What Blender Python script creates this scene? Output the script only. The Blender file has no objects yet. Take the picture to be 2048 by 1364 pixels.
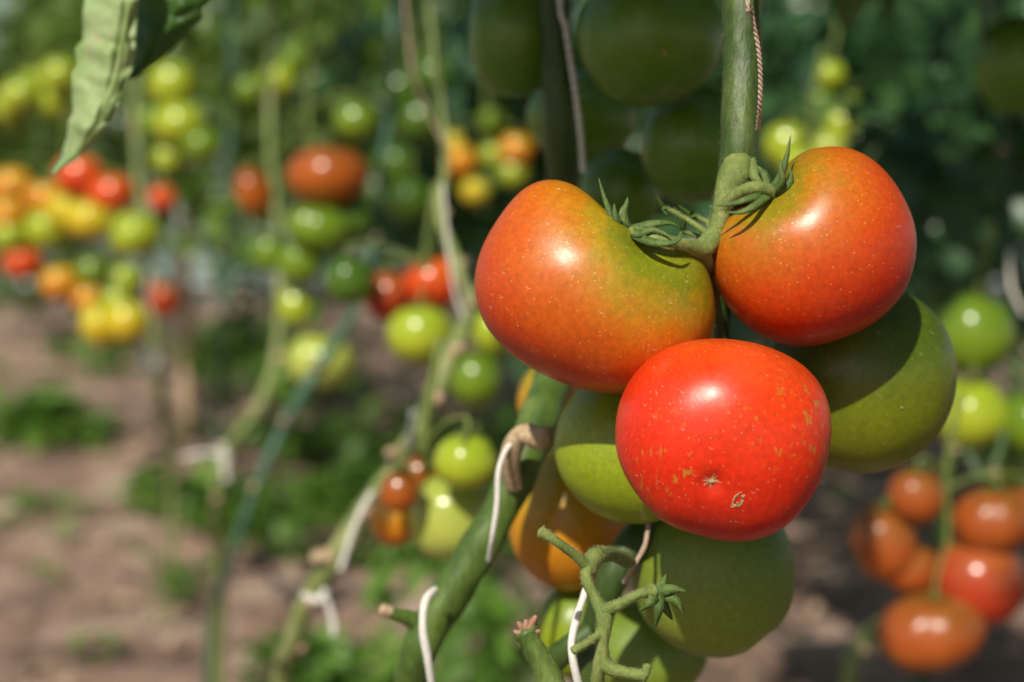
import bpy, bmesh, math, random
import numpy as np
from mathutils import Vector, Matrix, noise
random.seed(7); rng=np.random.default_rng(7)
sc=bpy.context.scene
CAMZ=0.8; PITCH=math.radians(6.5); K=0.72/2048
FW=Vector((0,math.cos(PITCH),-math.sin(PITCH))); UP=Vector((0,math.sin(PITCH),math.cos(PITCH))); RT=Vector((1,0,0))
# survey helper: bearing (a,b) measured from the photo and a distance -> position in the garden
def P(a,b,d): return Vector((0,0,CAMZ))+FW*d+RT*((a-1024)*K*d)+UP*((682-b)*K*d)
SUN=Vector((-0.25,-0.66,0.70)).normalized()

# ---------------------------------------------------------------- materials
def newmat(n):
    m=bpy.data.materials.new(n); m.use_nodes=True
    nt=m.node_tree; nt.nodes.clear()
    return m,nt,nt.nodes.new('ShaderNodeOutputMaterial')
def N(nt,t,**kw):
    n=nt.nodes.new(t)
    for k,v in kw.items(): setattr(n,k,v)
    return n
def math_(nt,op,a,b=None,clamp=False):
    n=N(nt,'ShaderNodeMath',operation=op,use_clamp=clamp)
    for i,x in enumerate((a,b)):
        if x is None: continue
        if isinstance(x,(int,float)): n.inputs[i].default_value=x
        else: nt.links.new(x,n.inputs[i])
    return n.outputs[0]
def mix_(nt,f,a,b):
    n=N(nt,'ShaderNodeMix',data_type='RGBA')
    for s,x in ((0,f),(6,a),(7,b)):
        if isinstance(x,(int,float)): n.inputs[s].default_value=x
        elif isinstance(x,tuple): n.inputs[s].default_value=(*x,1)
        else: nt.links.new(x,n.inputs[s])
    return n.outputs[2]
def noise_(nt,vec,scale,detail=3,rough=.5):
    n=N(nt,'ShaderNodeTexNoise'); n.inputs['Scale'].default_value=scale; n.inputs['Detail'].default_value=detail; n.inputs['Roughness'].default_value=rough
    nt.links.new(vec,n.inputs['Vector']); return n.outputs['Fac']
def ramp_(nt,f,stops):
    n=N(nt,'ShaderNodeValToRGB'); nt.links.new(f,n.inputs[0]); e=n.color_ramp.elements
    while len(e)<len(stops): e.new(.5)
    for i,(p,c) in enumerate(stops):
        e[i].position=p; e[i].color=(*c,1) if len(c)==3 else c
    return n.outputs[0]
def maprange(nt,v,a,b,c=0,d=1):
    n=N(nt,'ShaderNodeMapRange'); n.inputs[1].default_value=a; n.inputs[2].default_value=b; n.inputs[3].default_value=c; n.inputs[4].default_value=d
    nt.links.new(v,n.inputs[0]); return n.outputs[0]

def tomato_mat(name,stops,dir=(0,0,1),amt=.35,speck=.6,fleck=False,rough=.33,detail=True,sss=0.0):
    m,nt,out=newmat(name)
    tc=N(nt,'ShaderNodeTexCoord').outputs['Object']
    nrm=N(nt,'ShaderNodeVectorMath',operation='NORMALIZE'); nt.links.new(tc,nrm.inputs[0])
    dt=N(nt,'ShaderNodeVectorMath',operation='DOT_PRODUCT'); nt.links.new(nrm.outputs[0],dt.inputs[0]); dt.inputs[1].default_value=Vector(dir).normalized()
    g=math_(nt,'MULTIPLY_ADD',dt.outputs['Value'],.5); g.node.inputs[2].default_value=.5
    n1=noise_(nt,tc,22,4,.55)
    g=math_(nt,'ADD',g,math_(nt,'MULTIPLY',math_(nt,'SUBTRACT',n1,.5),amt))
    if detail: g=math_(nt,'ADD',g,math_(nt,'MULTIPLY',math_(nt,'SUBTRACT',noise_(nt,tc,110,4,.7),.5),amt*.6))
    col=ramp_(nt,g,stops)
    b=N(nt,'ShaderNodeBsdfPrincipled')
    if detail:
        n2=noise_(nt,tc,420,3,.6)
        hs=N(nt,'ShaderNodeHueSaturation'); nt.links.new(col,hs.inputs['Color']); nt.links.new(maprange(nt,n2,.3,.7,.85,1.15),hs.inputs['Value'])
        col=hs.outputs[0]
        sp=None
        for sc_,rad_,thr in ((460,.20,.25),(250,.10,.5)):
            vo=N(nt,'ShaderNodeTexVoronoi'); vo.inputs['Scale'].default_value=sc_; nt.links.new(tc,vo.inputs['Vector'])
            spot=maprange(nt,vo.outputs['Distance'],rad_*.55,rad_,1,0)
            gate=N(nt,'ShaderNodeSeparateColor'); nt.links.new(vo.outputs['Color'],gate.inputs[0])
            q=math_(nt,'MULTIPLY',spot,maprange(nt,gate.outputs[0],thr,.9,0,1))
            sp=q if sp is None else math_(nt,'ADD',sp,q)
        sp=math_(nt,'MULTIPLY',sp,speck,True)
        col=mix_(nt,sp,col,(.72,.46,.16))
        # short arc marks left by dried drops
        vo2=N(nt,'ShaderNodeTexVoronoi'); vo2.inputs['Scale'].default_value=150; nt.links.new(tc,vo2.inputs['Vector'])
        ring=math_(nt,'MULTIPLY',maprange(nt,vo2.outputs['Distance'],.12,.15,0,1),maprange(nt,vo2.outputs['Distance'],.15,.185,1,0))
        dlt=N(nt,'ShaderNodeVectorMath',operation='SUBTRACT'); nt.links.new(tc,dlt.inputs[0]); nt.links.new(vo2.outputs['Position'],dlt.inputs[1])
        sz=N(nt,'ShaderNodeSeparateXYZ'); nt.links.new(dlt.outputs[0],sz.inputs[0])
        low=maprange(nt,math_(nt,'ADD',sz.outputs[2],math_(nt,'MULTIPLY',sz.outputs[0],.4)),-.0002,-.0007)
        g2=N(nt,'ShaderNodeSeparateColor'); nt.links.new(vo2.outputs['Color'],g2.inputs[0])
        r2=math_(nt,'MULTIPLY',math_(nt,'MULTIPLY',ring,math_(nt,'GREATER_THAN',g2.outputs[1],.55)),low)
        col=mix_(nt,math_(nt,'MULTIPLY',r2,min(1,speck*1.1)),col,(.75,.52,.3))
        if fleck:
            mp=N(nt,'ShaderNodeMapping'); nt.links.new(tc,mp.inputs[0]); mp.inputs['Scale'].default_value=(1,1,.6); mp.inputs['Rotation'].default_value=(0,.5,0)
            f1=maprange(nt,noise_(nt,mp.outputs[0],340,2,.5),.60,.64)
            f2=maprange(nt,noise_(nt,tc,36,2,.5),.40,.56)
            sx=N(nt,'ShaderNodeVectorMath',operation='DOT_PRODUCT'); nt.links.new(nrm.outputs[0],sx.inputs[0]); sx.inputs[1].default_value=(-.25,-.05,1)
            f3=math_(nt,'MULTIPLY',maprange(nt,sx.outputs['Value'],-.42,-.2),maprange(nt,sx.outputs['Value'],.35,.62,1,0))
            col=mix_(nt,math_(nt,'MULTIPLY',math_(nt,'MULTIPLY',f1,f2),math_(nt,'MULTIPLY',f3,.8)),col,(.42,.20,.02))
        bp=N(nt,'ShaderNodeBump'); bp.inputs['Strength'].default_value=.16; bp.inputs['Distance'].default_value=.0006
        hh=math_(nt,'ADD',noise_(nt,tc,160,5,.7),math_(nt,'MULTIPLY',sp,.7)); nt.links.new(hh,bp.inputs['Height']); nt.links.new(bp.outputs[0],b.inputs['Normal'])
        nt.links.new(maprange(nt,noise_(nt,tc,90,5,.7),.3,.7,rough-.03,rough+.09),b.inputs['Roughness'])
    else: b.inputs['Roughness'].default_value=rough
    nt.links.new(col,b.inputs['Base Color'])
    b.inputs['IOR'].default_value=1.45
    b.inputs['Specular IOR Level'].default_value=.55
    if sss:
        b.inputs['Subsurface Weight'].default_value=sss; b.inputs['Subsurface Radius'].default_value=(1,.35,.1); b.inputs['Subsurface Scale'].default_value=.006
    nt.links.new(b.outputs[0],out.inputs[0]); return m

def stem_mat(name,c1,c2,c3,rough=.5,scale=60):
    m,nt,out=newmat(name); tc=N(nt,'ShaderNodeTexCoord').outputs['Object']
    mp=N(nt,'ShaderNodeMapping'); nt.links.new(tc,mp.inputs[0]); mp.inputs['Scale'].default_value=(1,1,.25)
    f=noise_(nt,mp.outputs[0],scale,4,.6); f2=noise_(nt,mp.outputs[0],scale*9,3,.6)
    col=ramp_(nt,f,[(.3,c1),(.55,c2),(.75,c3)])
    hs=N(nt,'ShaderNodeHueSaturation'); nt.links.new(col,hs.inputs['Color']); nt.links.new(maprange(nt,f2,.3,.7,.7,1.3),hs.inputs['Value'])
    b=N(nt,'ShaderNodeBsdfPrincipled'); nt.links.new(hs.outputs[0],b.inputs['Base Color']); b.inputs['Roughness'].default_value=rough
    bp=N(nt,'ShaderNodeBump'); bp.inputs['Strength'].default_value=.5; bp.inputs['Distance'].default_value=.001
    nt.links.new(math_(nt,'ADD',f2,f),bp.inputs['Height']); nt.links.new(bp.outputs[0],b.inputs['Normal'])
    nt.links.new(b.outputs[0],out.inputs[0]); return m
def leaf_mat(name,dark,light,trans=.35,rough=.45,spots=None):
    m,nt,out=newmat(name)
    at=N(nt,'ShaderNodeAttribute',attribute_name='rnd'); tc=N(nt,'ShaderNodeTexCoord').outputs['Object']
    f=math_(nt,'ADD',math_(nt,'MULTIPLY',at.outputs['Fac'],.7),math_(nt,'MULTIPLY',noise_(nt,tc,14,2),.4))
    col=ramp_(nt,f,[(.1,dark),(.75,light),(1.0,tuple(min(1,x*1.5) for x in light))])
    b=N(nt,'ShaderNodeBsdfPrincipled'); nt.links.new(col,b.inputs['Base Color']); b.inputs['Roughness'].default_value=rough
    t=N(nt,'ShaderNodeBsdfTranslucent'); hs=N(nt,'ShaderNodeHueSaturation'); hs.inputs['Value'].default_value=1.5; nt.links.new(col,hs.inputs['Color']); nt.links.new(hs.outputs[0],t.inputs[0])
    mx=N(nt,'ShaderNodeMixShader'); mx.inputs[0].default_value=trans; nt.links.new(b.outputs[0],mx.inputs[1]); nt.links.new(t.outputs[0],mx.inputs[2])
    nt.links.new(mx.outputs[0],out.inputs[0]); return m
def flat_mat(name,c1,c2,scale=80,rough=.8):
    m,nt,out=newmat(name); tc=N(nt,'ShaderNodeTexCoord').outputs['Object']
    f=noise_(nt,tc,scale,4,.6); col=ramp_(nt,f,[(.3,c1),(.7,c2)])
    b=N(nt,'ShaderNodeBsdfPrincipled'); nt.links.new(col,b.inputs['Base Color']); b.inputs['Roughness'].default_value=rough
    bp=N(nt,'ShaderNodeBump'); bp.inputs['Strength'].default_value=.4; bp.inputs['Distance'].default_value=.0008; nt.links.new(f,bp.inputs['Height']); nt.links.new(bp.outputs[0],b.inputs['Normal'])
    nt.links.new(b.outputs[0],out.inputs[0]); return m

M_STEM=stem_mat('stem_green',(.024,.055,.007),(.05,.09,.014),(.10,.14,.03))
M_STEMV=stem_mat('stem_vivid',(.045,.09,.012),(.09,.15,.022),(.17,.21,.05))
M_STEMD=stem_mat('stem_dark',(.02,.05,.01),(.04,.085,.015),(.07,.12,.03))
M_STEML=stem_mat('stem_pale',(.12,.17,.04),(.22,.26,.08),(.36,.33,.16),scale=25)
M_STEMB=stem_mat('stem_bluish',(.04,.10,.06),(.07,.15,.09),(.10,.18,.09),scale=25)
M_PED=stem_mat('pedicel_fuzzy',(.11,.16,.03),(.18,.23,.05),(.27,.30,.10),.7,180)
M_HAIR=flat_mat('stem_hair',(.30,.35,.16),(.45,.45,.26),50,.6)
M_SEP=stem_mat('sepal',(.05,.10,.015),(.10,.16,.03),(.16,.21,.05),.6,220)
M_CUT=flat_mat('dry_cut',(.30,.18,.09),(.6,.46,.30),400)
M_SCAR=flat_mat('scar_cork',(.30,.12,.04),(.62,.42,.24),900)
M_STR=flat_mat('twine_white',(.62,.58,.52),(.8,.78,.72),500)
M_STRB=flat_mat('twine_brown',(.30,.20,.14),(.55,.42,.32),700)

# ---------------------------------------------------------------- mesh builder
class MB:
    def __init__(s): s.v=[];s.f=[];s.m=[]
    def smooth(s,pts,rad,step):
        n=len(pts); op=[];orr=[]
        for i in range(n-1):
            p0=pts[max(i-1,0)];p1=pts[i];p2=pts[i+1];p3=pts[min(i+2,n-1)]
            for j in range(step):
                t=j/step
                op.append(.5*((2*p1)+(p2-p0)*t+(2*p0-5*p1+4*p2-p3)*t*t+(3*p1-p0-3*p2+p3)*t**3))
                orr.append(rad[i]*(1-t)+rad[i+1]*t)
        op.append(pts[-1].copy());orr.append(rad[-1]); return op,orr
    def tube(s,pts,rad,seg=12,mat=0,step=8,wob=0.0,cap=True,hairs=0,hlen=.0012,hmat=1,ridge=0.0):
        pts=[Vector(p) for p in pts]; P_,R_=s.smooth(pts,rad,step)
        t=(P_[1]-P_[0]).normalized(); u=t.orthogonal().normalized(); base=len(s.v); fr=[]
        off=random.random()*10
        for i,p in enumerate(P_):
            if i: 
                t=(P_[min(i+1,len(P_)-1)]-P_[i-1]).normalized(); u=(u-t*u.dot(t)).normalized()
            w=t.cross(u); fr.append((p,u,w,R_[i],t))
            for k in range(seg):
                a=2*math.pi*k/seg; r=R_[i]
                if wob: r*=1+wob*noise.noise(Vector((p.x*60+off,p.z*60+p.y*60,math.cos(a)*1.2+math.sin(a)*.7)))*2
                if ridge: r*=1+ridge*math.cos(a*5)
                s.v.append(p+(u*math.cos(a)+w*math.sin(a))*r)
        for i in range(len(P_)-1):
            for k in range(seg):
                a=base+i*seg+k;b=base+i*seg+(k+1)%seg
                s.f.append((a,b,b+seg,a+seg));s.m.append(mat)
        if cap:
            for i,o in ((0,-1),(len(P_)-1,1)):
                c=len(s.v); p,u_,w_,r_,t_=fr[i]; s.v.append(p+t_*r_*.45*o)
                for k in range(seg):
                    a=base+i*seg+k;b=base+i*seg+(k+1)%seg
                    s.f.append((a,b,c) if o>0 else (b,a,c)); s.m.append(mat)
        for _ in range(hairs):
            i=random.randrange(len(fr)-1); p,u_,w_,r_,t_=fr[i]; q=fr[i+1][0]
            a=random.random()*6.283; d=(u_*math.cos(a)+w_*math.sin(a)); o=p.lerp(q,random.random())+d*r_*.97
            L=hlen*random.uniform(.4,1.2); tip=o+(d+Vector([random.uniform(-.35,.35) for _ in range(3)]))*L
            b0=len(s.v); e=t_*.00005; e2=d.cross(t_)*.00005
            s.v+= [o+e,o-e*.5+e2,o-e*.5-e2,tip]; s.f+=[(b0,b0+1,b0+3),(b0+1,b0+2,b0+3),(b0+2,b0,b0+3)]; s.m+=[hmat]*3
        return fr
    def ribbon(s,pts,w,face,mat=0,step=5,fold=.35):
        n=len(pts); P_,_=s.smooth([Vector(p) for p in pts],[1]*n,step); base=len(s.v); L=len(P_)
        for i,p in enumerate(P_):
            t=(P_[min(i+1,L-1)]-P_[max(i-1,0)]).normalized(); sd=t.cross(face).normalized(); nn=sd.cross(t)
            q=i/(L-1); ww=w*(min(1,q*5+.5))*(1-q**1.5)+w*.05
            s.v+=[p+sd*ww+nn*ww*fold,p+nn*ww*.08,p-sd*ww+nn*ww*fold,p-nn*ww*.22]
        for i in range(L-1):
            for k in range(4):
                a=base+i*4+k;b=base+i*4+(k+1)%4; s.f.append((a,b,b+4,a+4)); s.m.append(mat)
    def obj(s,name,mats,parent=None,smooth=True):
        me=bpy.data.meshes.new(name); me.from_pydata([tuple(v) for v in s.v],[],s.f); me.update()
        for m in mats: me.materials.append(m)
        me.polygons.foreach_set('material_index',s.m)
        me.polygons.foreach_set('use_smooth',[smooth]*len(s.f))
        o=bpy.data.objects.new(name,me); sc.collection.objects.link(o)
        if parent: o.parent=parent; o.matrix_parent_inverse=parent.matrix_world.inverted()
        return o
def PP(l): return [P(*q) for q in l]
def RR(l,r): return [x*K*q[2] for q,x in zip(l,r)]

# ---------------------------------------------------------------- tomato
class Fruit:
    def __init__(s,c,rad,tilt=0,bumps=(),rib=0,ribn=5,axis=(0,0,1),sq=2.0):
        s.c=c; s.rad=rad; s.R=Matrix.Rotation(tilt,3,'Y'); s.b=[(Vector(d).normalized(),a,w) for d,a,w in bumps]
        s.rib=rib;s.ribn=ribn;s.ax=Vector(axis).normalized(); s.sq=sq
        s.u=s.ax.orthogonal().normalized(); s.w=s.ax.cross(s.u)
    def local(s,n):
        n=n.normalized(); m=s.R.inverted()@n
        r=1.0/((abs(m.x/s.rad[0])**s.sq+abs(m.y/s.rad[1])**s.sq+abs(m.z/s.rad[2])**s.sq)**(1/s.sq))
        f=1
        for d,a,w in s.b:
            an=math.acos(max(-1,min(1,n.dot(d)))); f+=a*math.exp(-(an/w)**2)
        if s.rib:
            ca=n.dot(s.ax); ph=math.atan2(n.dot(s.w),n.dot(s.u)); f+=s.rib*math.cos(ph*s.ribn+.6*math.sin(ph*2))*(1-ca*ca)*(.35+.65*max(0,ca))
        f+=.014*noise.noise(n*1.9+s.c*31)
        return n*r*f
    def at(s,n): return s.c+s.local(Vector(n))
    def make(s,name,mat,sub=6,parent=None):
        bm=bmesh.new(); bmesh.ops.create_icosphere(bm,subdivisions=sub,radius=1)
        for v in bm.verts: v.co=s.local(v.co)
        for f in bm.faces: f.smooth=True
        me=bpy.data.meshes.new(name); bm.to_mesh(me); bm.free(); me.materials.append(mat)
        o=bpy.data.objects.new(name,me); o.location=s.c; sc.collection.objects.link(o)
        if parent: o.parent=parent
        return o
mT1=tomato_mat('tomato_turning',[(.0,(.44,.022,.006)),(.32,(.54,.055,.005)),(.60,(.55,.105,.005)),(.76,(.50,.17,.007)),(.86,(.38,.23,.008)),(.97,(.19,.21,.008))],(.62,-.46,.62),.34,.6,sss=.10)
mT2=tomato_mat('tomato_orange_red',[(.0,(.46,.015,.006)),(.33,(.56,.028,.005)),(.66,(.57,.065,.005)),(.84,(.50,.13,.007)),(.96,(.24,.20,.008))],(-.6,-.35,.70),.28,.55,sss=.10)
mT3=tomato_mat('tomato_ripe_red',[(.0,(.56,.018,.004)),(.5,(.70,.026,.004)),(.85,(.72,.045,.005)),(1,(.68,.08,.008))],(.2,-.1,1),.25,.42,True,rough=.32,sss=.12)
mG4=tomato_mat('tomato_green',[(.0,(.20,.21,.006)),(.35,(.15,.175,.006)),(.65,(.085,.125,.006)),(1,(.035,.075,.004))],(-.1,0,1),.5,.35,rough=.34)
mG5=tomato_mat('tomato_lime_green',[(.0,(.27,.32,.012)),(.5,(.24,.31,.012)),(1,(.12,.20,.010))],(.3,0,1),.5,.3)
mG6=tomato_mat('tomato_dull_green',[(.0,(.24,.29,.04)),(.5,(.17,.24,.025)),(1,(.11,.18,.018))],(.3,0,1),.5,.25,rough=.42)
mO7=tomato_mat('tomato_amber',[(.0,(.46,.14,.006)),(.5,(.60,.24,.008)),(1,(.34,.28,.01))],(-.3,0,1),.4,.25)
mDG=tomato_mat('tomato_dark_green',[(.0,(.08,.19,.014)),(.5,(.12,.23,.017)),(1,(.06,.14,.014))],(0,0,1),.4,.1,rough=.30)
def rpx(d,*r): return tuple(x*K*d for x in r)
F={}
def fruit(key,name,a,b,d,r,mat,**kw):
    f=Fruit(P(a,b,d),rpx(d,*r),**kw); F[key]=f; f.obj=f.make(name,mat); return f
fruit('T1','orange_tomato',1190,594,.60,(246,195,188),mT1,tilt=math.radians(22),sq=2.08,
  bumps=[((.40,-.05,.90),-.38,.32),((.36,.50,.80),-.36,.46),((.50,-.62,.62),-.12,.28),((-.38,-.05,.92),.19,.40),((-.2,.6,.8),.02,.4),((.84,-.30,.45),.07,.30),((.65,.1,.75),.02,.2),((-.1,-.3,-1),-.03,.7),((-.9,-.3,-.2),.02,.4)])
fruit('T2','orange_tomato',1624,499,.60,(202,190,187),mT2,tilt=math.radians(-25),sq=2.09,
  bumps=[((-.66,-.12,.74),-.32,.36),((-.60,.4,.70),-.18,.4),((-.5,-.6,.62),-.09,.3),((.25,0,.95),.075,.5),((-.97,-.2,.05),.06,.4)])
fruit('T3','red_tomato',1443,876,.565,(208,190,200),mT3,tilt=math.radians(8),bumps=[((-.22,-.93,-.30),-.06,.12),((-.22,-.93,-.30),-.045,.5),((0,.2,1),-.02,.5),((-.8,0,-.75),-.06,.4),((-1,-.1,.25),.025,.4),((.9,-.1,.5),.035,.4),((.15,-.5,.85),.018,.4),((.8,0,-.7),-.025,.4)],sq=2.28,rib=.018,axis=(-.22,-.93,-.3))
fruit('T4','green_tomato',1712,752,.655,(190,180,192),mG4,tilt=.2,bumps=[((-.2,-.3,.9),-.1,.4)],rib=.014,sq=2.12)
fruit('T5','green_tomato',1268,893,.645,(158,150,152),mG5,tilt=.3,sq=2.08)
fruit('T6','green_tomato',1425,1140,.675,(162,160,166),mG6,bumps=[((.6,-.3,-.75),-.05,.3),((.3,-.2,-1),.03,.5)],sq=2.16)
fruit('T7','amber_tomato',1140,1040,.76,(124,124,142),mO7)
fruit('T8','amber_tomato',1098,800,.80,(64,62,76),mO7)
fruit('T9','green_tomato',1150,1262,.77,(80,80,96),mG5)
fruit('T10','green_tomato',1292,1300,.735,(122,110,100),mG6)
fruit('U1','dark_green_tomato',1030,66,.80,(92,90,128),mDG,sq=2.15)
fruit('U2','dark_green_tomato',1300,74,.74,(146,140,138),mDG,rib=.015,bumps=[((.15,-.95,-.3),-.03,.15)])
fruit('U3','dark_green_tomato',1392,290,.80,(112,110,118),mDG,rib=.015)
fruit('U4','dark_green_tomato',1240,385,.86,(82,80,90),mDG)
fruit('U5','dark_green_tomato',1165,235,.92,(112,100,90),mDG)
fruit('U6','dark_green_tomato',2030,130,1.2,(75,80,100),mDG)

f=F['T3']; m=MB()
n0=Vector((-.24,-.93,-.30)).normalized(); c=f.at(n0); ux=n0.cross(Vector((0,0,1))).normalized(); uz=ux.cross(n0)
for i in range(13):
    a=i*.483+random.uniform(-.2,.2); L=random.uniform(.05,.13)
    pts=[f.at(n0+(ux*math.cos(a)+uz*math.sin(a))*L*t)+n0*.00002 for t in (0,.4,1)]
    m.tube(pts,[.0006,.00035,.00004],5,0,3,wob=.4)
m.tube([c-n0*.0004,c+n0*.0009],[.0013,.0007],9,0,2,wob=.6)
m.tube([c+ux*.0006,c+ux*.001+n0*.0012],[.0005,.0003],6,0,2,wob=.6)
n1=Vector((.045,-.90,-.47)).normalized(); vx=n1.cross(Vector((0,0,1))).normalized(); vz=vx.cross(n1)
for k_ in range(3):
    ring=[]; a0=random.uniform(0,6)
    for i in range(11):
        a=a0+i/10*random.uniform(3.2,5.0); q=(1-.16*k_)*(1+random.uniform(-.12,.12))
        ring.append(f.at(n1+(vx*(-math.cos(a)*.050-math.sin(a)*.035)+vz*(math.sin(a)*.092))*q)-n1*.00008)
    m.tube(ring,[.0004*random.uniform(.3,1.3) for _ in ring],5,0,2,wob=.4)
for k_ in range(4):
    p0=Vector((random.uniform(-.02,.02),0,random.uniform(-.05,.05)))
    m.tube([f.at(n1+vx*p0.x+vz*p0.z),f.at(n1+vx*(p0.x+random.uniform(-.02,.02))+vz*(p0.z+.02))],[.0003,.0001],5,0,2)
o=m.obj('blossom_scar',[M_SCAR]); o.parent=f.obj; o.matrix_parent_inverse=Matrix.Translation(-f.c)
for k_,nd in (('T6',(.62,-.70,-.35)),('U2',(.12,-.93,-.30)),('T4',(.25,-.95,-.2))):
    f=F[k_]; n0=Vector(nd).normalized(); c=f.at(n0); m=MB(); m.tube([c-n0*.001,c+n0*.0006],[.0016 if k_!='T4' else .0006,.0009 if k_!='T4' else .0003],8,0,2,wob=.5)
    o=m.obj('blossom_scar',[M_SCAR]); o.parent=f.obj; o.matrix_parent_inverse=Matrix.Translation(-f.c)

# ---------------------------------------------------------------- main vine with fruit truss
def sep(m,base,pts,w=.0024,face=Vector((0,-1,.3)),mat=2): m.ribbon([base]+pts,w,face.normalized(),mat)
m=MB()
l=[(1492,-900,.66),(1490,-260,.62),(1487,-60,.61),(1484,100,.605),(1480,230,.60),(1476,330,.60),(1468,400,.618),(1450,520,.64),(1440,640,.655),(1432,780,.675),(1380,950,.68),(1300,1045,.665),(1232,1140,.655),(1190,1260,.665),(1168,1400,.67),(1120,1800,.72)]
g=PP(l)+[Vector((-.02,.85,.2)),Vector((-.06,.9,0))]
m.tube(g,RR(l,[42,42,42,41,38,40,30,24,22,24,30,34,32,30,32,34])+[.008,.009],20,0,10,wob=.06,ridge=.03,hairs=2200,hlen=.0011)
l=[(1478,318,.597),(1470,352,.592),(1452,385,.590),(1440,430,.588),(1430,462,.588),(1418,490,.590)]
m.tube(PP(l),RR(l,[30,33,23,20,19,17]),14,3,8,wob=.12,hairs=1100)
m.tube(PP([(1500,300,.60),(1505,345,.59),(1530,372,.586),(1548,385,.588)]),RR([(0,0,.59)]*4,[12,13,9,7]),10,3,6,wob=.1,hairs=250)
l=[(1432,462,.588),(1405,498,.583),(1372,490,.575),(1330,484,.570),(1290,474,.574),(1262,466,.583),(1245,470,.595)]
m.tube(PP(l),RR(l,[20,19,13,12,13,16,12]),12,3,8,wob=.1,hairs=1200)
m.tube(PP([(1400,500,.583),(1412,522,.590),(1425,560,.61),(1436,640,.63)]),RR([(0,0,.6)]*4,[16,15,12,12]),12,3,6,wob=.1,hairs=500)
l=[(1440,425,.588),(1462,398,.583),(1490,380,.578),(1520,376,.577),(1545,386,.582),(1560,400,.592)]
m.tube(PP(l),RR(l,[18,13,12,13,15,11]),12,3,8,wob=.1,hairs=800)
m.tube(PP([(1433,640,.64),(1440,680,.62),(1442,715,.60)]),RR([(0,0,.6)]*3,[12,11,12]),10,3,6,hairs=200)
b=P(1256,464,.580)
for q in ([(1228,440,.576),(1212,405,.576),(1197,355,.577)],[(1246,430,.580),(1252,410,.581),(1256,394,.582)],[(1236,448,.575),(1230,425,.574),(1228,406,.575)],
          [(1300,450,.578),(1335,446,.580),(1358,452,.582)],[(1300,484,.566),(1345,486,.562),(1368,470,.564)],[(1280,468,.572),(1310,460,.569),(1350,478,.566)]):
    sep(m,b,PP(q),.0021)
b=P(1542,388,.580)
for q in ([(1562,350,.578),(1574,310,.578),(1581,270,.580)],[(1563,365,.575),(1562,340,.574),(1561,318,.575)],[(1500,398,.572),(1465,408,.570),(1430,412,.571)],
          [(1510,412,.569),(1480,425,.567),(1447,424,.568)],[(1530,352,.580),(1522,340,.582),(1512,330,.584)],[(1575,372,.577),(1582,355,.577),(1580,335,.579)]):
    sep(m,b,PP(q),.0019)
for a0 in ((1385,470),(1345,425),(1400,440)):
    l=[(1430,478,.60),(a0[0]+15,a0[1]+5,.61),(a0[0]-20,a0[1]-8,.61)]
    m.tube(PP(l),RR(l,[7,6,4]),8,3,5,hairs=200)
    for _ in range(4): sep(m,P(a0[0]-18,a0[1]-8,.61),[P(a0[0]-18+random.uniform(-28,28),a0[1]-8+random.uniform(-30,22),.605)],.0012)
m.tube(PP([(1180,1265,.655),(1130,1300,.65),(1095,1340,.64)]),RR([(0,0,.65)]*3,[26,24,26]),14,0,6,wob=.1)
vine=m.obj('tomato_vine',[M_STEM,M_HAIR,M_SEP,M_PED])

m=MB(); H=dict(hlen=.0010)
def tb(l,r,hn=500,mat=3,seg=12): m.tube(PP(l),RR(l,r),seg,mat,8,wob=.1,hairs=hn,**H)
tb([(1255,1120,.62),(1215,1108,.585),(1190,1112,.565)],[16,15,19])
tb([(1190,1112,.565),(1172,1150,.556),(1190,1195,.553),(1208,1235,.55),(1204,1290,.55),(1212,1330,.55),(1250,1345,.548),(1292,1352,.545)],[18,12,11,17,14,15,11,13],1700)
tb([(1184,1140,.56),(1150,1110,.555),(1112,1082,.55),(1080,1062,.55)],[13,10,10,12],700)
tb([(1208,1222,.55),(1245,1205,.548),(1280,1188,.548),(1306,1184,.550)],[13,10,10,17],700)
tb([(1206,1262,.55),(1180,1282,.545),(1146,1302,.54)],[10,7,8],350)
tb([(1205,1300,.55),(1196,1345,.552),(1190,1420,.56)],[13,13,14],400)
tb([(1290,1350,.545),(1296,1330,.545)],[10,9],60)
b=P(1312,1186,.551)
for q in ([(1325,1168,.55),(1332,1148,.552)],[(1345,1178,.548),(1371,1182,.548)],[(1350,1200,.548),(1368,1232,.550)],[(1318,1215,.545),(1310,1255,.548)],[(1300,1205,.545),(1278,1222,.548)],[(1330,1215,.556),(1345,1240,.56)]):
    sep(m,b,PP(q),.0026)
truss=m.obj('tomato_fruit_stalk',[M_STEM,M_HAIR,M_SEP,M_PED])
m=MB()
tb([(1130,1500,.60),(1108,1390,.60),(1088,1330,.60),(1062,1285,.60),(1050,1262,.60)],[34,30,24,22,28],1200,mat=0,seg=16)
tb([(1085,1320,.60),(1108,1350,.598),(1112,1380,.60)],[16,12,10],100,mat=0)
for q in ([(1036,1245)],[(1052,1240)],[(1072,1232)],[(1080,1262)],[(1028,1262)]):
    m.tube([P(1052,1268,.60),P(q[0][0],q[0][1],.597)],[.0028,.0007],7,4,3,wob=.3)
m.obj('cut_side_shoot',[M_STEMV,M_HAIR,M_SEP,M_PED,flat_mat('pink_cut',(.30,.13,.08),(.45,.28,.18),300)])

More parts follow.
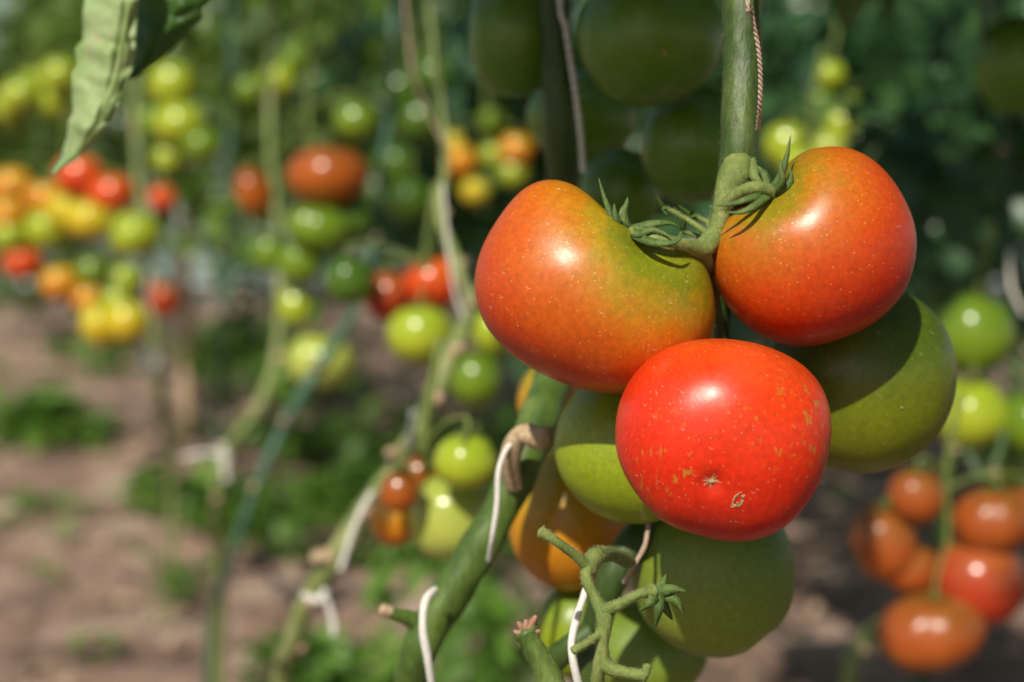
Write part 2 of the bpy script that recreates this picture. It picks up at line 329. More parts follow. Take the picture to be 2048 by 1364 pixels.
# diagonal vine
m=MB()
l=[(1190,420,1.0),(1150,560,.86),(1120,700,.77),(1098,780,.735),(1070,860,.71),(1035,950,.70),(985,1050,.70),(925,1150,.70),(872,1235,.70),(835,1310,.70),(818,1400,.71),(800,1700,.75)]
m.tube(PP(l)+[Vector((-.12,.82,.25)),Vector((-.14,.85,0))],RR(l,[26,28,34,40,40,37,38,39,40,36,32,32])+[.008,.009],20,0,10,wob=.07,ridge=.03,hairs=1500)
m.tube(PP([(1030,975,.69),(1020,920,.68),(1038,872,.672),(1070,862,.672)]),RR([(0,0,.68)]*4,[16,20,17,18]),12,4,6,wob=.15)
m.tube(PP([(1058,866,.672),(1095,872,.664)]),RR([(0,0,.67)]*2,[26,24]),14,4,4,wob=.3)
m.tube(PP([(850,1255,.70),(815,1235,.695),(782,1226,.69),(764,1222,.69)]),RR([(0,0,.70)]*4,[24,16,10,9]),12,0,6,wob=.1,hairs=200)
m.tube(PP([(782,1226,.69),(762,1218,.688)]),RR([(0,0,.7)]*2,[11,9]),10,4,4,wob=.5)
m.obj('tomato_vine',[M_STEMV,M_HAIR,M_SEP,M_PED,M_CUT])

m=MB(); l=[(1108,-700,.80),(1108,-60,.78),(1112,120,.78),(1122,300,.79),(1130,420,.82),(1150,560,.9),(1160,800,1.0)]
m.tube(PP(l)+[Vector((.1,1.1,0))],RR(l,[34,34,33,34,26,20,18])+[.008],16,0,8,wob=.08)
m.obj('tomato_vine',[M_STEM])

# ---------------------------------------------------------------- strings
def twine(name,l,r,mat,twist=True,turns=60):
    m=MB(); pts=PP(l); rr=RR(l,[r]*len(l))
    if not twist: m.tube(pts,rr,8,0,10,wob=.15)
    else:
        Q,R_=m.smooth(pts,rr,24)
        for ph in (0,math.pi):
            hp=[]
            for i,p in enumerate(Q):
                a=ph+i*.75; hp.append(p+Vector((math.cos(a),math.sin(a),0))*R_[i]*.6)
            m.tube(hp,[x*.62 for x in R_],6,0,1)
    return m.obj(name,[mat])
twine('twine_string',[(1490,-700,.66),(1494,-60,.57),(1502,20,.570),(1516,90,.572),(1521,150,.574),(1520,210,.578),(1516,260,.59)],4.5,M_STRB)
twine('twine_string',[(1118,-700,.78),(1118,-60,.745),(1132,60,.745),(1150,180,.745),(1162,280,.75),(1166,345,.76)],5.5,M_STR)
twine('twine_string',[(1062,868,.675),(1020,890,.672),(998,940,.665),(994,1010,.665),(985,1075,.668),(978,1120,.68)],6,M_STR,False)
twine('twine_string',[(870,1180,.672),(850,1205,.662),(846,1260,.660),(856,1320,.662),(868,1400,.67)],8,M_STR,False)
twine('twine_string',[(1172,1180,.61),(1152,1240,.60),(1143,1290,.596),(1150,1340,.596),(1165,1400,.60)],8,M_STR,False)
twine('twine_string',[(1298,1040,.64),(1290,1090,.63),(1268,1130,.622),(1248,1165,.63)],5,M_STRB,False)

# ---------------------------------------------------------------- background vines
def bvine(l,r,mat,end=None,hair=0):
    m=MB(); pts=PP(l); rad=RR(l,r)
    if end is None:
        e=pts[-1]; end=Vector((e.x-.02,e.y+.05,0))
    m.tube(pts+[end],rad+[rad[-1]],12,0,8,wob=.16)
    for i in range(1,len(pts)-1):
        d=Vector((random.uniform(-1,1),-.6,random.uniform(-.2,.6))).normalized()
        m.tube([pts[i],pts[i]+d*rad[i]*2.2],[rad[i]*.8,rad[i]*.55],8,1,3,wob=.2)
    return m.obj('tomato_vine',[mat,M_CUT])
bvine([(820,-800,1.5),(850,-100,1.35),(890,290,1.25),(880,420,1.2),(915,530,1.17),(942,620,1.15),(900,710,1.12),(862,800,1.1),(815,905,1.1),(735,1015,1.1),(672,1110,1.1),(620,1200,1.12),(580,1300,1.15),(560,1400,1.2)],[5,6,8,11,12,15,19,20,21,23,23,22,21,20],M_STEML)
bvine([(790,-500,2.0),(785,100,1.9),(765,330,1.8),(745,480,1.75),(715,610,1.7),(640,730,1.65),(570,850,1.65),(510,980,1.65),(462,1120,1.7),(420,1250,1.8)],[7,8,8,8,9,14,11,11,10,9],M_STEMB)
bvine([(560,-500,2.3),(540,200,2.2),(552,400,2.1),(560,600,2.0),(550,720,1.95),(515,820,1.9),(455,900,1.9),(432,1000,1.9),(440,1150,2.0)],[6,7,8,9,10,12,12,12,12],M_STEML)
bvine([(250,-500,2.7),(272,250,2.5),(285,420,2.4),(300,560,2.35),(312,720,2.35),(330,860,2.5),(345,900,2.8)],[7,8,9,10,11,10,8],M_STEML)
bvine([(470,-300,3.2),(455,500,3.2),(450,640,3.2),(440,820,3.4)],[7,8,8,8],M_STEMB)
bvine([(1990,-400,1.7),(2010,300,1.5),(2025,560,1.4),(2045,700,1.35),(1980,950,1.3),(1920,900,1.32),(1885,1040,1.33)],[8,10,11,11,11,11,11],M_STEMD)
bvine([(1900,1150,1.5),(1780,1240,1.45),(1715,1300,1.42),(1690,1400,1.42)],[12,15,17,17],M_STEML)
bvine([(370,-200,4.2),(375,420,4.2),(372,560,4.3)],[12,14,14],M_CUT)
for l,r,d_ in (([(830,820),(822,860),(818,910)],7,1.07),([(745,985),(715,1040),(680,1140)],6,1.07),([(605,1190),(640,1200),(652,1180)],7,1.08),([(655,1200),(665,1240),(668,1270)],6,1.08),([(280,700),(300,745),(322,700)],9,2.28),([(365,915),(420,905),(460,915)],4,1.85),([(445,890),(450,930),(452,960)],6,1.85),([(300,540),(296,640),(298,760)],4,2.28),([(885,370),(905,560),(930,640)],3,1.12),([(2020,500),(2022,570),(2048,630)],4,1.3)):
    twine('twine_string',[(a,b_,d_) for a,b_ in l],r,M_STR,False)
twine('twine_string',[(780,-500,1.3),(815,60,1.2),(850,210,1.2),(890,290,1.2)],2.5,M_STRB,False)

# ---------------------------------------------------------------- background fruit clusters
def bm_(n,c0,c1,c2,rough=.22): return tomato_mat(n,[(.0,c0),(.5,c1),(1,c2)],(0,0,1),.8,0,detail=False,rough=rough)
BG={'r':bm_('fruit_red',(.66,.04,.008),(.64,.06,.01),(.55,.12,.01)),
'o':bm_('fruit_orange',(.62,.14,.012),(.64,.23,.015),(.5,.32,.02)),
'y':bm_('fruit_yellow',(.67,.36,.015),(.62,.45,.02),(.42,.42,.025)),
'l':bm_('fruit_lime',(.45,.46,.04),(.38,.44,.025),(.24,.34,.02)),
'p':bm_('fruit_pale',(.50,.52,.12),(.42,.46,.08),(.30,.38,.05)),
'g':bm_('fruit_green',(.22,.30,.02),(.16,.25,.015),(.09,.17,.012)),
'k':bm_('fruit_green_shaded',(.09,.17,.015),(.07,.14,.012),(.04,.10,.01)),  # green fruit in shade, the darkness put into its colour
'b':bm_('fruit_brown_orange',(.50,.14,.012),(.40,.09,.010),(.18,.06,.008)),
'm':bm_('fruit_muted_orange',(.44,.11,.015),(.38,.08,.014),(.20,.08,.012),.3),
'd':bm_('fruit_dark_red',(.46,.035,.012),(.42,.045,.015),(.30,.10,.02))}
clusters=[
 [2.3,(160,350,48,42,'r'),(222,388,48,40,'r'),(325,397,28,28,'r'),(25,372,42,38,'o'),(92,398,45,36,'o'),(180,438,48,40,'y'),(90,458,52,42,'l'),(270,468,52,46,'l'),(45,524,40,34,'r'),(15,430,40,38,'o'),(20,470,34,34,'l'),(130,420,34,34,'y')],
 [2.15,(120,566,38,36,'o'),(176,596,34,32,'o'),(200,648,38,46,'y'),(255,642,44,44,'y'),(328,597,32,38,'d'),(183,540,32,30,'g'),(250,560,34,32,'l'),(235,600,30,30,'l')],
 [2.4,(345,168,48,46,'l'),(360,247,54,44,'l'),(405,290,42,36,'g'),(335,318,30,28,'l'),(300,240,30,30,'g')],
 [2.7,(40,190,42,36,'l'),(112,202,36,34,'l'),(30,245,30,26,'g'),(120,150,36,34,'l'),(15,215,30,30,'l'),(70,160,26,26,'l')],
 [1.75,(655,350,82,60,'b'),(508,382,38,52,'b'),(635,455,64,46,'g'),(600,525,44,42,'g'),(592,612,36,38,'l'),(540,505,30,38,'g'),(712,242,44,40,'g'),(700,440,50,50,'k')],
 [1.8,(640,722,68,56,'p')],
 [1.35,(865,565,58,56,'r'),(840,668,66,60,'l'),(950,757,54,56,'g'),(988,662,48,52,'l'),(775,590,48,52,'d'),(700,560,50,50,'k')],
 [1.0,(900,1032,86,86,'p'),(932,922,64,58,'l'),(790,1030,50,62,'o'),(838,945,38,38,'b'),(800,982,40,44,'b')],
 [2.4,(1032,300,34,34,'o'),(950,382,30,28,'y'),(920,322,34,34,'o'),(985,240,26,26,'g'),(1025,345,34,30,'l'),(985,310,26,26,'l'),(905,285,24,24,'y')],
 [1.35,(1945,665,82,82,'g'),(1938,828,76,72,'l'),(2052,850,48,66,'g'),(2005,925,52,50,'g'),(1875,640,36,44,'g')],
 [1.25,(1832,990,54,56,'m'),(1768,1085,62,78,'m'),(1820,1135,55,50,'m'),(1955,1162,92,92,'d'),(1985,1040,78,66,'m'),(1862,1262,104,76,'m'),(2040,1030,55,60,'d')],
 [1.7,(1572,290,44,48,'l'),(1655,300,40,40,'p'),(1600,330,38,38,'l'),(1680,250,34,34,'l')],
 [1.9,(1660,150,30,30,'l'),(1640,205,28,28,'g'),(1700,215,28,28,'l')],
 [2.8,(560,160,34,34,'l'),(500,180,30,30,'g'),(640,170,34,34,'k'),(700,140,30,30,'k'),(590,120,26,26,'g')],
 [2.4,(800,180,40,40,'k'),(840,240,44,44,'k'),(790,330,46,44,'k'),(820,400,44,44,'k'),(870,150,40,40,'k')],
]
targets=[]
for ci,cl in enumerate(clusters):
    d0=cl[0]; e=bpy.data.objects.new('tomato_cluster',None); sc.collection.objects.link(e)
    fr=cl[1:]; cx=sum(q[0] for q in fr)/len(fr); cy=min(q[1]-q[3] for q in fr)-15
    e.location=P(cx,cy,d0); bpy.context.view_layer.update()
    m=MB(); node=P(cx,cy,d0)
    mid=P(cx,sum(q[1] for q in fr)/len(fr),d0+.02)
    m.tube([node+Vector((.01,0,.06)),node,node.lerp(mid,.6),mid],[.003]*4,7,0,4)
    for j,(a,b_,rx,rz,ck) in enumerate(fr):
        d=d0+random.uniform(-.035,.035)
        ry=(rx+rz)/2
        f=Fruit(P(a,b_,d),rpx(d,rx,ry,rz),tilt=random.uniform(-.25,.25),rib=random.choice([.01,.03,.045]),ribn=random.choice([4,5,6]),bumps=[((random.uniform(-.3,.3),random.uniform(-.3,.1),1),-.15,.33)],axis=(.1,-.2,1),sq=random.uniform(1.95,2.2))
        o=f.make('fruit_%d'%(j+1),BG[ck],5); o.parent=e; o.matrix_parent_inverse=Matrix.Translation(-e.location)
        top=f.at((0.05,-.15,1)); 
        ax=node.lerp(mid,min(1,max(0,(b_-cy)/max(1,2*(sum(q[1] for q in fr)/len(fr)-cy)))))
        m.tube([top,top+Vector((0,0,.012)),(top+ax)/2+Vector((0,0,.012)),ax],[.0022,.0016,.0016,.0020],6,0,4)
        for k_ in range(5):
            an=k_*1.257+random.random(); dv=Vector((math.cos(an),math.sin(an),0))
            m.ribbon([top,top+dv*.008+Vector((0,0,.003)),top+dv*.018+Vector((0,0,random.uniform(-.004,.008)))],.0022,Vector((.1,-.2,1)).normalized(),0)
    o=m.obj('truss_stalk',[M_PED],None); o.parent=e; o.matrix_parent_inverse=Matrix.Translation(-e.location)
    if ci not in (9,10,13,14):
        for q in fr:
            if q[4]!='k': targets.append((P(q[0],q[1],d0),max(q[2],q[3])*K*d0*(.5 if ci in (11,12) else .9)))
    if ci in (9,): targets.append((P(1938,828,d0),.04))
    if ci==10: targets+= [(P(1950,1140,d0),.02),(P(1850,1255,d0),.02),(P(1770,1080,d0),.01)]

# ---------------------------------------------------------------- foliage
def leaflet(L,W):
    st=[(0,.0),(.14,.24),(.30,.34),(.40,.25),(.56,.29),(.68,.17),(.82,.12),(1,0)]
    V=[];Fc=[];idx=[]
    for t,w in st:
        z=-.28*t*t*L
        if w==0: idx.append((len(V),)*3); V.append((0,t*L,z))
        else:
            ww=w*W; b=len(V); V+=[(-ww,t*L+.05*L,z+.30*ww),(0,t*L,z),(ww,t*L+.05*L,z+.30*ww)]; idx.append((b,b+1,b+2))
    for i in range(len(st)-1):
        a,b=idx[i],idx[i+1]
        for s in (0,1):
            q=[a[s],a[s+1],b[s+1],b[s]]; u=[]
            for x in q:
                if x not in u: u.append(x)
            if len(u)>2: Fc.append(u)
    return np.array(V),Fc
def compound(seed):
    r=random.Random(seed); V=[];Fc=[]
    def add(v,f,ang,pos,roll=0,pit=0):
        R=Matrix.Rotation(ang,3,'Z')@Matrix.Rotation(pit,3,'X')@Matrix.Rotation(roll,3,'Y'); R=np.array(R)
        b=len(V); 
        for x in v: V.append(tuple(R@x+np.array(pos)))
        for q in f: Fc.append([b+i for i in q])
    def rz(t): return -.45*t*t
    add(*leaflet(.42,.42),r.uniform(-.2,.2),(0,.62,rz(.62)),0,-.6)
    for t,L in ((.56,.34),(.36,.32),(.18,.2)):
        for s in (-1,1):
            add(*leaflet(L*r.uniform(.8,1.2),L*r.uniform(.8,1.15)),-s*r.uniform(.9,1.4),(0,t+r.uniform(-.03,.03),rz(t)),r.uniform(-.5,.5),r.uniform(-.5,.1))
    n=len(V)
    for i in range(5):
        t=i/4*.64; V.append((-.008,t,rz(t)));V.append((.008,t,rz(t)+.004))
        if i: b=n+i*2; Fc.append([b-2,b-1,b+1,b])
    return np.array(V),Fc
TPL=[compound(i) for i in range(6)]
SMALL=[leaflet(1,.8),leaflet(1,1.1)]
def rot(yaw,pit,roll): return Matrix.Rotation(yaw,3,'Z')@Matrix.Rotation(pit,3,'X')@Matrix.Rotation(roll,3,'Y')
def scatter(name,items,mat,tpl=TPL):
    VV=[];loops=[];sizes=[];A=[];base=0
    for (p,s,yaw,pit,roll,rn) in items:
        v,f=tpl[random.randrange(len(tpl))]
        R=np.array(rot(yaw,pit,roll))
        w=(v@R.T)*s+np.array(p); VV.append(w)
        for q in f: loops+= [base+i for i in q]; sizes.append(len(q))
        A.append(np.full(len(v),rn)); base+=len(v)
    VV=np.concatenate(VV); me=bpy.data.meshes.new(name)
    me.vertices.add(len(VV)); me.vertices.foreach_set('co',VV.ravel())
    me.loops.add(len(loops)); me.loops.foreach_set('vertex_index',loops)
    me.polygons.add(len(sizes)); st=np.concatenate([[0],np.cumsum(sizes)[:-1]]); me.polygons.foreach_set('loop_start',st.astype(np.int32))
    me.update(calc_edges=True)
    at=me.attributes.new('rnd','FLOAT','POINT'); at.data.foreach_set('value',np.concatenate(A))
    me.polygons.foreach_set('use_smooth',[True]*len(sizes)); me.materials.append(mat); me.validate()
    o=bpy.data.objects.new(name,me); sc.collection.objects.link(o); return o
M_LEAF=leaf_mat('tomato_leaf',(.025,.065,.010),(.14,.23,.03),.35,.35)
M_LEAF_SHADE=leaf_mat('tomato_leaf_shaded',(.018,.06,.028),(.06,.14,.045),.3,.35)  # darker leaf copy: shade of centre and right foliage painted into the colour
M_WEED=leaf_mat('weed_leaf',(.035,.09,.010),(.14,.27,.035),.35)
M_DRY=leaf_mat('dry_leaf',(.14,.085,.05),(.42,.30,.19),.1,.8)

for k_ in ('T1','T2','T3','T4','T5','T7'): targets.append((F[k_].c,.055))
targets+= [(P(1475,300,.6),.025),(P(1220,1200,.56),.05),(P(1320,1190,.55),.03),(P(1070,1300,.6),.04),(P(1000,1000,.69),.06),(P(900,1190,.69),.06),(P(840,1300,.69),.05),(P(1080,860,.69),.05),(P(200,180,.7),.05),(P(190,60,.7),.05),(P(140,300,.7),.03),(P(1150,1250,.75),.03)]
for q in ((880,760,1.1),(780,950,1.1),(650,1150,1.1),(560,860,1.7),(500,1000,1.7),(300,600,2.3),(300,750,2.3),(540,780,1.95),(990,1220,1.7),(1060,1300,1.7)): targets.append((P(*q),.07))
for q in ((-1.1,3.4,.42),(-1.0,2.7,.36),(-1.5,4.3,.5),(-.55,3.0,.2),(-.45,2.5,.2),(-1.4,5.2,.45),(-.8,4.2,.3),(-1.0,6.2,.4),(-.9,2.3,.25),(-.55,3.8,.22),(-1.9,6.4,.5),(.55,2.9,.10),(.85,2.7,.08),(.9,4.5,.12),(.75,3.6,.12),(-.15,2.6,.1)):
    targets.append((Vector((q[0],q[1],0)),q[2]))
for _ in range(40):
    y=random.uniform(3.0,6.5); a=random.uniform(-50,800) ; targets.append((P(a,random.uniform(0,400),y),random.uniform(.05,.14)))
for _ in range(12):
    y=random.uniform(1.8,4.5); a=random.uniform(1480,2100) ; targets.append((P(a,random.uniform(60,480),y),random.uniform(.02,.05)))
TC=np.array([t[0] for t in targets]); TR=np.array([t[1] for t in targets]); S_=np.array(SUN)
def shades(p,rad):
    d=np.array(p)-TC; al=d@S_; pr=np.linalg.norm(d-np.outer(al,S_),axis=1)
    return bool(np.any((al>0.02)&(pr<TR+rad)))
def U(a,b): return random.uniform(a,b)
def put(lst,x,y,z,s,dark=None):
    yaw,pit,roll=U(0,6.283),U(-.9,.35),U(-.6,.6); R=rot(yaw,pit,roll); p=Vector((x,y,z))
    for t,dz,rr in ((.25,-.03,.26),(.62,-.22,.26),(.9,-.45,.14)):
        if shades(p+R@Vector((0,t,dz))*s,s*rr): return
    lst.append(((x,y,z),s,yaw,pit,roll,random.random() if dark is None else dark))
shade_leaves=[]  # unseen leaves added overhead to cast shade, culled where sun must pass
for _ in range(4200):
    x=U(-3,3.2); y=U(-2.6,6.5); z=U(1.35,2.2)
    if y>2.2 and z<.8+.13*y+.2: z+=.5
    if x<0 and random.random()<.5: continue
    put(shade_leaves,x,y,z,U(.2,.34))
for _ in range(320):  # dense leaf mass added out of view to shade the upper green fruit
    t=U(.22,.5); c=P(U(980,1450),U(-60,330),.8)+SUN*t; put(shade_leaves,c.x,c.y,c.z+.03,U(.08,.14),.35)
for _ in range(220):  # more unseen leaves, added to keep sun off the right background
    t=U(.3,.8); c=P(U(1500,2100),U(-60,560),1.5)+SUN*t; 
    if c.z>.8+.14*c.y+.12: put(shade_leaves,c.x,c.y,c.z,U(.14,.24),.35)
scatter('added_shade_foliage',shade_leaves,M_LEAF)
row=[];rowd=[]
def clump(lst,cx,cy,cz,n,sx,sy,sz,s0,s1,mz=.15):
    for _ in range(n):
        p=(random.gauss(cx,sx),random.gauss(cy,sy),max(mz,random.gauss(cz,sz)))
        a=p[0]/(K*p[1])+1024
        if p[1]>3 and (385<a<420 or 950<a<1000) and random.random()<.5: continue
        lst.append((p,U(s0,s1),U(0,6.283),U(-1.0,.3),U(-.6,.6),random.random()))
for _ in range(80):
    y=U(3.0,6.5); x=U(-.40*y,-.02*y); z=.8-.114*y+ (682-U(-60,330))*K*y
    clump(row,x,y,z,16,.12,.14,.11,.10,.22)
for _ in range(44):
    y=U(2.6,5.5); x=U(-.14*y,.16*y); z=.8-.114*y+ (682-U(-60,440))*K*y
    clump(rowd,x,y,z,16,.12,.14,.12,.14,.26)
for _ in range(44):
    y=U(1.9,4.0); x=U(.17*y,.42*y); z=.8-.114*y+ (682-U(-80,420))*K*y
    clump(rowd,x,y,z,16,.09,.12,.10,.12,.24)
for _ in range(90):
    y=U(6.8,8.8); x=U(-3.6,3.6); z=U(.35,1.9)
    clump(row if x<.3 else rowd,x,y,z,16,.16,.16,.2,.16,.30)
scatter('added_shade_foliage',row,M_LEAF); scatter('added_shade_foliage',rowd,M_LEAF_SHADE)

we=[]
def weed(x,y,n,sp,s):
    for _ in range(n):
        px=random.gauss(x,sp);py=random.gauss(y,sp)
        for _ in range(5): we.append(((px,py,U(.0,.03)),s*U(.5,1.2),U(0,6.283),U(.3,1.1),U(-.4,.4),random.random()))
def G(a,b):
    r=FW+RT*((a-1024)*K)+UP*((682-b)*K); t=-CAMZ/r.z; return r.x*t,r.y*t
for a,b_,n,sp,s in ((80,870,8,.04,.22),(150,885,3,.04,.14),(90,1030,7,.06,.07),(370,1020,6,.05,.16),(580,1050,12,.10,.15),(470,1010,4,.06,.09),(650,1390,16,.06,.11),(480,720,12,.12,.28),(560,790,10,.14,.24),(640,900,8,.12,.18),(340,1180,6,.05,.06),(200,1310,3,.04,.04),
  (760,1120,7,.10,.10),(900,940,14,.2,.2),(1000,1040,12,.2,.18),(770,1000,8,.12,.14),(120,760,4,.12,.12),(250,720,6,.2,.16),(1900,640,14,.35,.28),(1650,1000,2,.05,.06)):
    x,y=G(a,b_); weed(x,y,n,sp,s)
for _ in range(60):
    y=U(2.2,8); weed(U(-.42*y,.4*y),y,1,.05,U(.03,.07))
scatter('weeds',we,M_WEED)
lo=[]
clump(lo,P(985,1240,1.7).x,1.7,P(985,1240,1.7).z,40,.10,.12,.07,.10,.17,.05)
clump(lo,P(500,600,3.4).x,3.4,P(500,610,3.4).z,20,.12,.2,.10,.12,.2)
clump(lo,P(650,930,2.8).x,2.8,.12,8,.16,.2,.05,.12,.18,.05)
scatter('leafy_undergrowth',lo,M_WEED)
li=[]
for _ in range(2600):
    y=U(1.6,8); li.append(((U(-.5*y,.5*y),y,U(.004,.02)),U(.012,.05),U(0,6.283),U(-.4,.4),U(-.6,.6),random.random()))
scatter('leaf_litter',li,M_DRY,SMALL)

# ---------------------------------------------------------------- hanging curled leaf
def leafmesh(name,rows,d,mat,curl,ph):
    nu=30; V=[];Fc=[]; ext=[]
    n=len(rows)
    for i in range(n-1):
        for j in range(12):
            t=j/12; ext.append(tuple(rows[i][k]*(1-t)+rows[i+1][k]*t for k in range(len(rows[0]))))
    ext.append(rows[-1]); n=len(ext)
    for i,(xl,xr,y,xm,dd) in enumerate(ext):
        for j in range(nu+1):
            u=j/nu; x=xl+(xr-xl)*u; um=(xm-xl)/(xr-xl+1e-6)
            e=abs(u-um)/(max(um,1-um)+1e-6)
            wv=noise.noise(Vector((y*.02,ph*3,u*.5)))
            serr=(12*wv+2.0*math.sin(y*.13+ph+3*wv))*(e**3)*((xr-xl)/100)
            vein=math.sin((y+e*34)*.12+2.5*wv)
            dep=dd+curl*e*e*.022-.0013*(vein-.35*abs(vein))*math.sin(min(1,e*1.4)*2.6)+.0025*math.exp(-(e/.10)**2)+.006*noise.noise(Vector((x*.018,y*.018,ph)))
            V.append(P(x+serr*(1 if u>um else -1),y-e*e*10,d+dep))
    for i in range(n-1):
        for j in range(nu):
            a=i*(nu+1)+j; Fc.append((a,a+nu+1,a+nu+2,a+1))
    me=bpy.data.meshes.new(name); me.from_pydata([tuple(x) for x in V],[],Fc)
    me.polygons.foreach_set('use_smooth',[True]*len(Fc)); me.materials.append(mat); me.update()
    o=bpy.data.objects.new(name,me); sc.collection.objects.link(o)
    return o
mL,nt,out=newmat('curled_leaf'); tc=N(nt,'ShaderNodeTexCoord').outputs['Object']
c0=ramp_(nt,noise_(nt,tc,45,4,.6),[(.3,(.24,.36,.11)),(.5,(.34,.46,.18)),(.7,(.46,.54,.28))])
br=math_(nt,'MULTIPLY',maprange(nt,noise_(nt,tc,75,4,.65),.55,.60),maprange(nt,noise_(nt,tc,26,2),.49,.55))
c1=mix_(nt,math_(nt,'MULTIPLY',br,.8),c0,(.48,.30,.22))
c1=mix_(nt,math_(nt,'MULTIPLY',maprange(nt,noise_(nt,tc,380,3,.6),.35,.65),.15),c1,(.10,.18,.04))
b=N(nt,'ShaderNodeBsdfPrincipled'); nt.links.new(c1,b.inputs['Base Color']); b.inputs['Roughness'].default_value=.5
bp=N(nt,'ShaderNodeBump'); bp.inputs['Strength'].default_value=.5; bp.inputs['Distance'].default_value=.001; nt.links.new(noise_(nt,tc,260,4,.6),bp.inputs['Height']); nt.links.new(bp.outputs[0],b.inputs['Normal'])
t=N(nt,'ShaderNodeBsdfTranslucent'); nt.links.new(c1,t.inputs[0]); mx=N(nt,'ShaderNodeMixShader'); mx.inputs[0].default_value=.2
nt.links.new(b.outputs[0],mx.inputs[1]); nt.links.new(t.outputs[0],mx.inputs[2]); nt.links.new(mx.outputs[0],out.inputs[0])
leafo=leafmesh('curled_tomato_leaf',[(190,280,-140,262,.02),(176,277,0,252,.0),(164,272,60,246,0),(150,268,130,232,0),(146,244,190,216,0),(140,226,240,198,0),(134,198,285,172,.002),(122,160,322,142,.004),(104,108,352,106,.008)],.70,mL,.7,0)
mL2=leaf_mat('curled_leaf_dark',(.06,.14,.025),(.10,.20,.035),.4)
lf2=leafmesh('dark_leaflet',[(270,480,-140,375,.02),(262,440,-10,350,.015),(258,400,50,325,.01),(252,345,110,300,.01),(255,282,158,262,.01)],.72,mL2,.6,2)
m=MB(); m.tube(PP([(268,-500,.74),(268,-140,.712),(258,0,.702),(248,80,.697),(232,160,.697),(200,240,.697),(165,295,.701),(106,350,.708)]),RR([(0,0,.7)]*8,[12,8,5,4,3.5,3,2.5,1]),8,0,6)
pt=m.obj('petiole',[M_PED])
for q in (lf2,pt): q.parent=leafo

# ---------------------------------------------------------------- ground
nx=260; xs=np.sinh(np.linspace(-4.3,4.3,nx)); xs=xs/xs.max()*60
gy=3+np.sinh(np.linspace(-4.3,4.3,nx))/np.sinh(4.3)*60
V=[];Fc=[]
for j in range(nx):
    for i in range(nx):
        x,y=float(xs[i]),float(gy[j]); V.append((x,y,.03*noise.noise(Vector((x*2,y*2,0)))+.018*noise.noise(Vector((x*9,y*9,3)))-.014))
for j in range(nx-1):
    for i in range(nx-1):
        a=j*nx+i; Fc.append((a,a+1,a+nx+1,a+nx))
me=bpy.data.meshes.new('ground'); me.from_pydata(V,[],Fc); me.polygons.foreach_set('use_smooth',[True]*len(Fc))
g_,nt,out=newmat('soil'); tc=N(nt,'ShaderNodeTexCoord').outputs['Object']
col=ramp_(nt,noise_(nt,tc,3.5,8,.65),[(.34,(.16,.105,.08)),(.5,(.36,.235,.175)),(.62,(.56,.41,.325))])
col=mix_(nt,maprange(nt,noise_(nt,tc,45,4,.7),.52,.64,0,.5),col,(.12,.08,.055))
b=N(nt,'ShaderNodeBsdfPrincipled'); nt.links.new(col,b.inputs['Base Color']); b.inputs['Roughness'].default_value=.95; b.inputs['Specular IOR Level'].default_value=.15
bp=N(nt,'ShaderNodeBump'); bp.inputs['Strength'].default_value=.9; bp.inputs['Distance'].default_value=.018; nt.links.new(noise_(nt,tc,28,8,.7),bp.inputs['Height']); nt.links.new(bp.outputs[0],b.inputs['Normal'])
nt.links.new(b.outputs[0],out.inputs[0]); me.materials.append(g_)
sc.collection.objects.link(bpy.data.objects.new('ground',me))

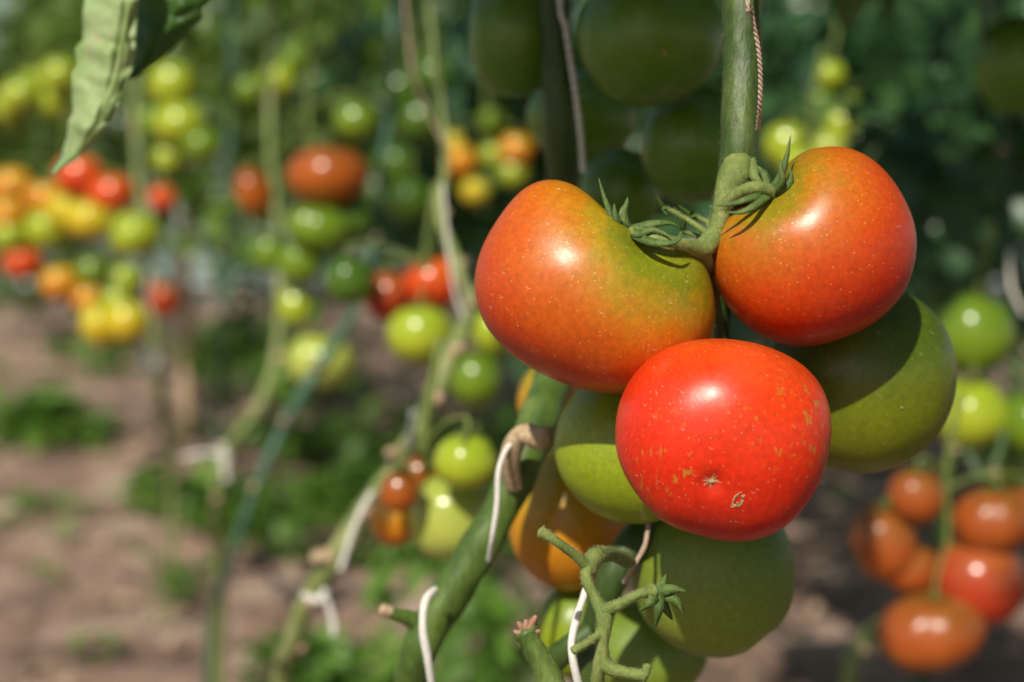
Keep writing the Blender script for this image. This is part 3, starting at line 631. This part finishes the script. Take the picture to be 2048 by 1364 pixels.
# ---------------------------------------------------------------- greenhouse end wall
film,nt,out=newmat('plastic_film'); tc=N(nt,'ShaderNodeTexCoord').outputs['Object']
col=ramp_(nt,noise_(nt,tc,1.5,4,.6),[(.3,(.16,.24,.21)),(.7,(.36,.43,.39))])
b=N(nt,'ShaderNodeBsdfPrincipled'); nt.links.new(col,b.inputs['Base Color']); b.inputs['Roughness'].default_value=.35
nt.links.new(b.outputs[0],out.inputs[0])
m=MB()
nxw=60
for i in range(nxw+1):
    for z in (0,.8,1.6,2.4,3.2):
        x=-9+18*i/nxw; m.v.append(Vector((x,9.6+.03*math.sin(x*7+z),z)))
for i in range(nxw):
    for j in range(4):
        a=i*5+j; m.f.append((a,a+5,a+6,a+1)); m.m.append(0)
for i in range(10):
    x=-9+2*i; m.tube([Vector((x,9.52,0)),Vector((x,9.52,1.6)),Vector((x,9.52,3.3))],[.04]*3,10,1,2)
for z in (.1,1.2,2.3,3.25): m.tube([Vector((-9,9.54,z)),Vector((0,9.54,z)),Vector((9,9.54,z))],[.025]*3,8,1,2)
m.obj('greenhouse_wall',[film,flat_mat('galvanised_pipe',(.35,.36,.36),(.5,.5,.5),20,.4)])

# ---------------------------------------------------------------- light, world, camera
w=bpy.data.worlds.new("World"); sc.world=w; w.use_nodes=True; nt=w.node_tree
bg=nt.nodes['Background']; sky=nt.nodes.new('ShaderNodeTexSky'); sky.sky_type='NISHITA'; sky.sun_disc=False
el=math.asin(SUN.z); sky.sun_elevation=el; sky.sun_rotation=math.atan2(SUN.x,SUN.y); nt.links.new(sky.outputs[0],bg.inputs[0]); bg.inputs[1].default_value=.10
ld=bpy.data.lights.new('sun','SUN'); ld.energy=4.7; ld.angle=math.radians(.8); ld.color=(1,.94,.82)
lo_=bpy.data.objects.new('sun',ld); lo_.rotation_euler=SUN.to_track_quat('Z','Y').to_euler(); lo_.location=SUN*10; sc.collection.objects.link(lo_)
cd=bpy.data.cameras.new('camera'); cd.lens=50; cd.sensor_width=36; cd.clip_start=.01; cd.clip_end=300
cd.dof.use_dof=True; cd.dof.focus_distance=.562; cd.dof.aperture_fstop=4.1; cd.dof.aperture_blades=9
co=bpy.data.objects.new('camera',cd); co.location=(0,0,CAMZ); co.rotation_euler=(math.pi/2-PITCH,0,0); sc.collection.objects.link(co); sc.camera=co
sc.view_settings.view_transform='Standard'; sc.view_settings.look='None'; sc.view_settings.exposure=0
